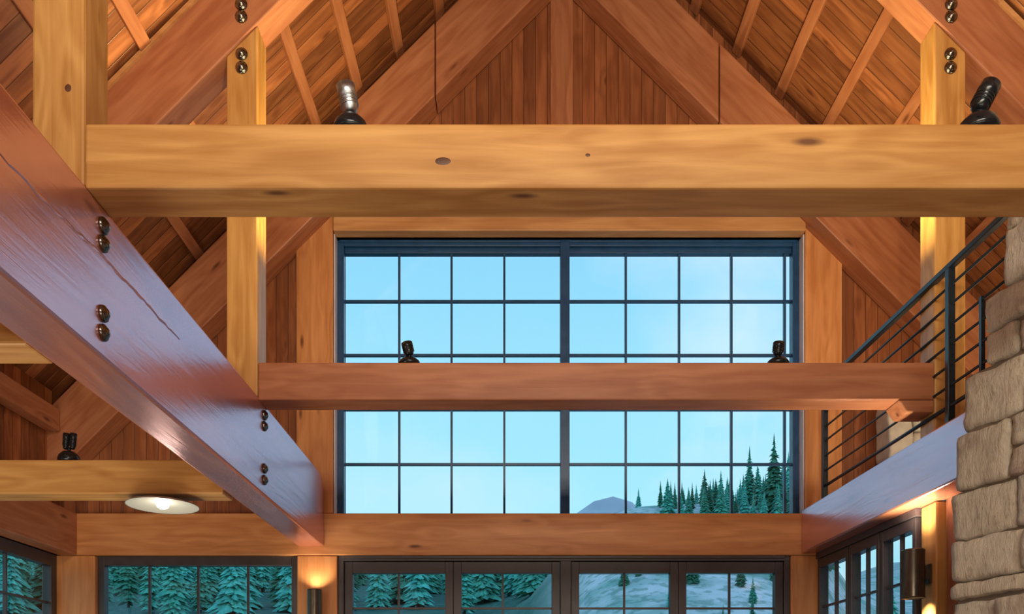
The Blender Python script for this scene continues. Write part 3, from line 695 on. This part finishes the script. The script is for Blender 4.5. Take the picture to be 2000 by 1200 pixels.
def conifer(H, R, seed):
    rnd = random.Random(seed); b = MB(); tiers = 24
    for k in range(tiers):
        f = k/(tiers-1); z = H*(.10+.86*f); r = R*(1-f)**.85*rnd.uniform(.8, 1.12)+.05; n = 12 if f < .7 else 7
        for i in range(n):
            a = 2*math.pi*(i+rnd.random()*.8)/n; rr = r*rnd.uniform(.7, 1.12); wd = rr*.19+.04
            d = Vector((math.cos(a), math.sin(a), 0)); s = Vector((-d.y, d.x, 0)); c = Vector((0, 0, z+rnd.uniform(-.02, .02)*H))
            tip = c+d*rr+Vector((0, 0, -rr*.42)); mid_ = c+d*rr*.55+Vector((0, 0, -rr*.12))
            b.add([c+Vector((0, 0, H*.045)), mid_+s*wd+Vector((0, 0, -.14*rr)), tip, mid_-s*wd+Vector((0, 0, -.14*rr)), mid_+Vector((0, 0, .10*rr)), c+Vector((0, 0, -H*.01))],
                  [(0, 1, 4), (1, 2, 4), (2, 3, 4), (3, 0, 4), (0, 5, 1), (1, 5, 2), (5, 3, 2), (5, 0, 3)])
    b.add([(0, .09, H*.93), (.08, -.05, H*.93), (-.08, -.05, H*.93), (0, 0, H*1.04)], [(0, 2, 3), (2, 1, 3), (1, 0, 3), (0, 1, 2)])
    return b
protos = []
for k, (H, R) in enumerate(((8, 1.5), (8, 1.15), (8, 1.9))):
    o = empty('conifer_tree', (0, 0, 0), 'x', 'tree'); f_ = conifer(H, R, k+3).build('foliage', LEAF, o); MB().bar((0, 0, -1.2), (0, 0, H*.9), .14, 7, .03).build('trunk', BARK, o); protos.append([o, False])
def tree(px, Y, h, label, group=None, k=None):
    k = random.randrange(3) if k is None else k; x = px2x(px, Y); z = gz(x, Y)-.1
    pr, used = protos[k]
    if not used: protos[k][1] = True; o = pr
    else: o = dup(pr)
    o.location = (x, Y, z); o.rotation_euler = (0, 0, random.random()*6); o.scale = (h/8*random.uniform(.9, 1.1),)*2+(h/8,)
    o['label'] = label
    if group: o['group'] = group
    elif 'group' in o: del o['group']
random.seed(5)
SPOTS = []
def treetop(px, ytop, Y, label, group=None, k=None):
    x = px2x(px, Y); h = (1380-ytop)/F*Y+E-gz(x, Y)+.1; tree(px, Y, max(1.5, h/1.04), label, group, k)
treetop(1512, 845, 44, 'tallest conifer on the right slope, seen in the large window near its right edge', None, 0)
treetop(1464, 870, 46, 'tall slim conifer on the slope second from the right in the large window', None, 1)
treetop(1376, 915, 47, 'mid-height conifer on the slope rising past its neighbours left of the tall pair', None, 0)
treetop(1318, 942, 45, 'narrow conifer at the left end of the tree line on the slope', None, 1)
treetop(1247, 967, 48, 'small lone conifer left of the tree line on the slope', None, 0)
for px, yt in ((1345, 955), (1360, 968), (1393, 945), (1408, 918), (1424, 935), (1440, 950), (1452, 925), (1480, 905), (1495, 925), (1528, 900), (1540, 880), (1332, 975), (1386, 962), (1470, 940), (1505, 950), (1430, 965), (1552, 905), (1575, 880), (1600, 890), (1520, 935), (1352, 985), (1372, 990), (1400, 980), (1416, 985), (1446, 985), (1460, 980), (1487, 975), (1510, 985), (1525, 975), (1310, 990), (1290, 992), (1268, 990), (1335, 990), (1545, 960)):
    treetop(px, yt, random.uniform(44, 54), 'dense green conifer among the clump on the right slope', 'conifers clumped on the right slope')
random.seed(31)
for i in range(46):
    px = random.uniform(1300, 1620); treetop(px, random.uniform(925, 990) - max(0, px-1440)*.25, random.uniform(41, 46), 'dense green conifer among the clump on the right slope', 'conifers clumped on the right slope', random.choice((0, 2, 2)))
random.seed(11)
for i in range(1500):
    Y = random.uniform(54, 132); px = random.uniform(-160, 1165)
    if len(SPOTS) >= 290 or any(math.hypot(px2x(px, Y)-a, Y-c) < 2.3 for a, c in SPOTS): continue
    SPOTS.append((px2x(px, Y), Y))
    tree(px, Y, min(random.uniform(5., 8.5), (1380-1012)/F*Y+E-gz(px2x(px, Y), Y)), 'dark green conifer of the dense forest behind the low windows', 'forest conifers behind the low windows')
for i in range(26):
    Y = random.uniform(20, 40); px = random.uniform(1180, 1750)
    x = px2x(px, Y); tree(px, Y, random.uniform(.8, 2.0), 'small young conifer on the pale open slope behind the right glass doors', 'young conifers on the open slope')
for i in range(20):
    Y = random.uniform(24, 40); px = random.uniform(1700, 2400); tree(px, Y, random.uniform(3, 5), 'conifer standing outside beyond the right side windows', 'conifers beyond the right side windows')
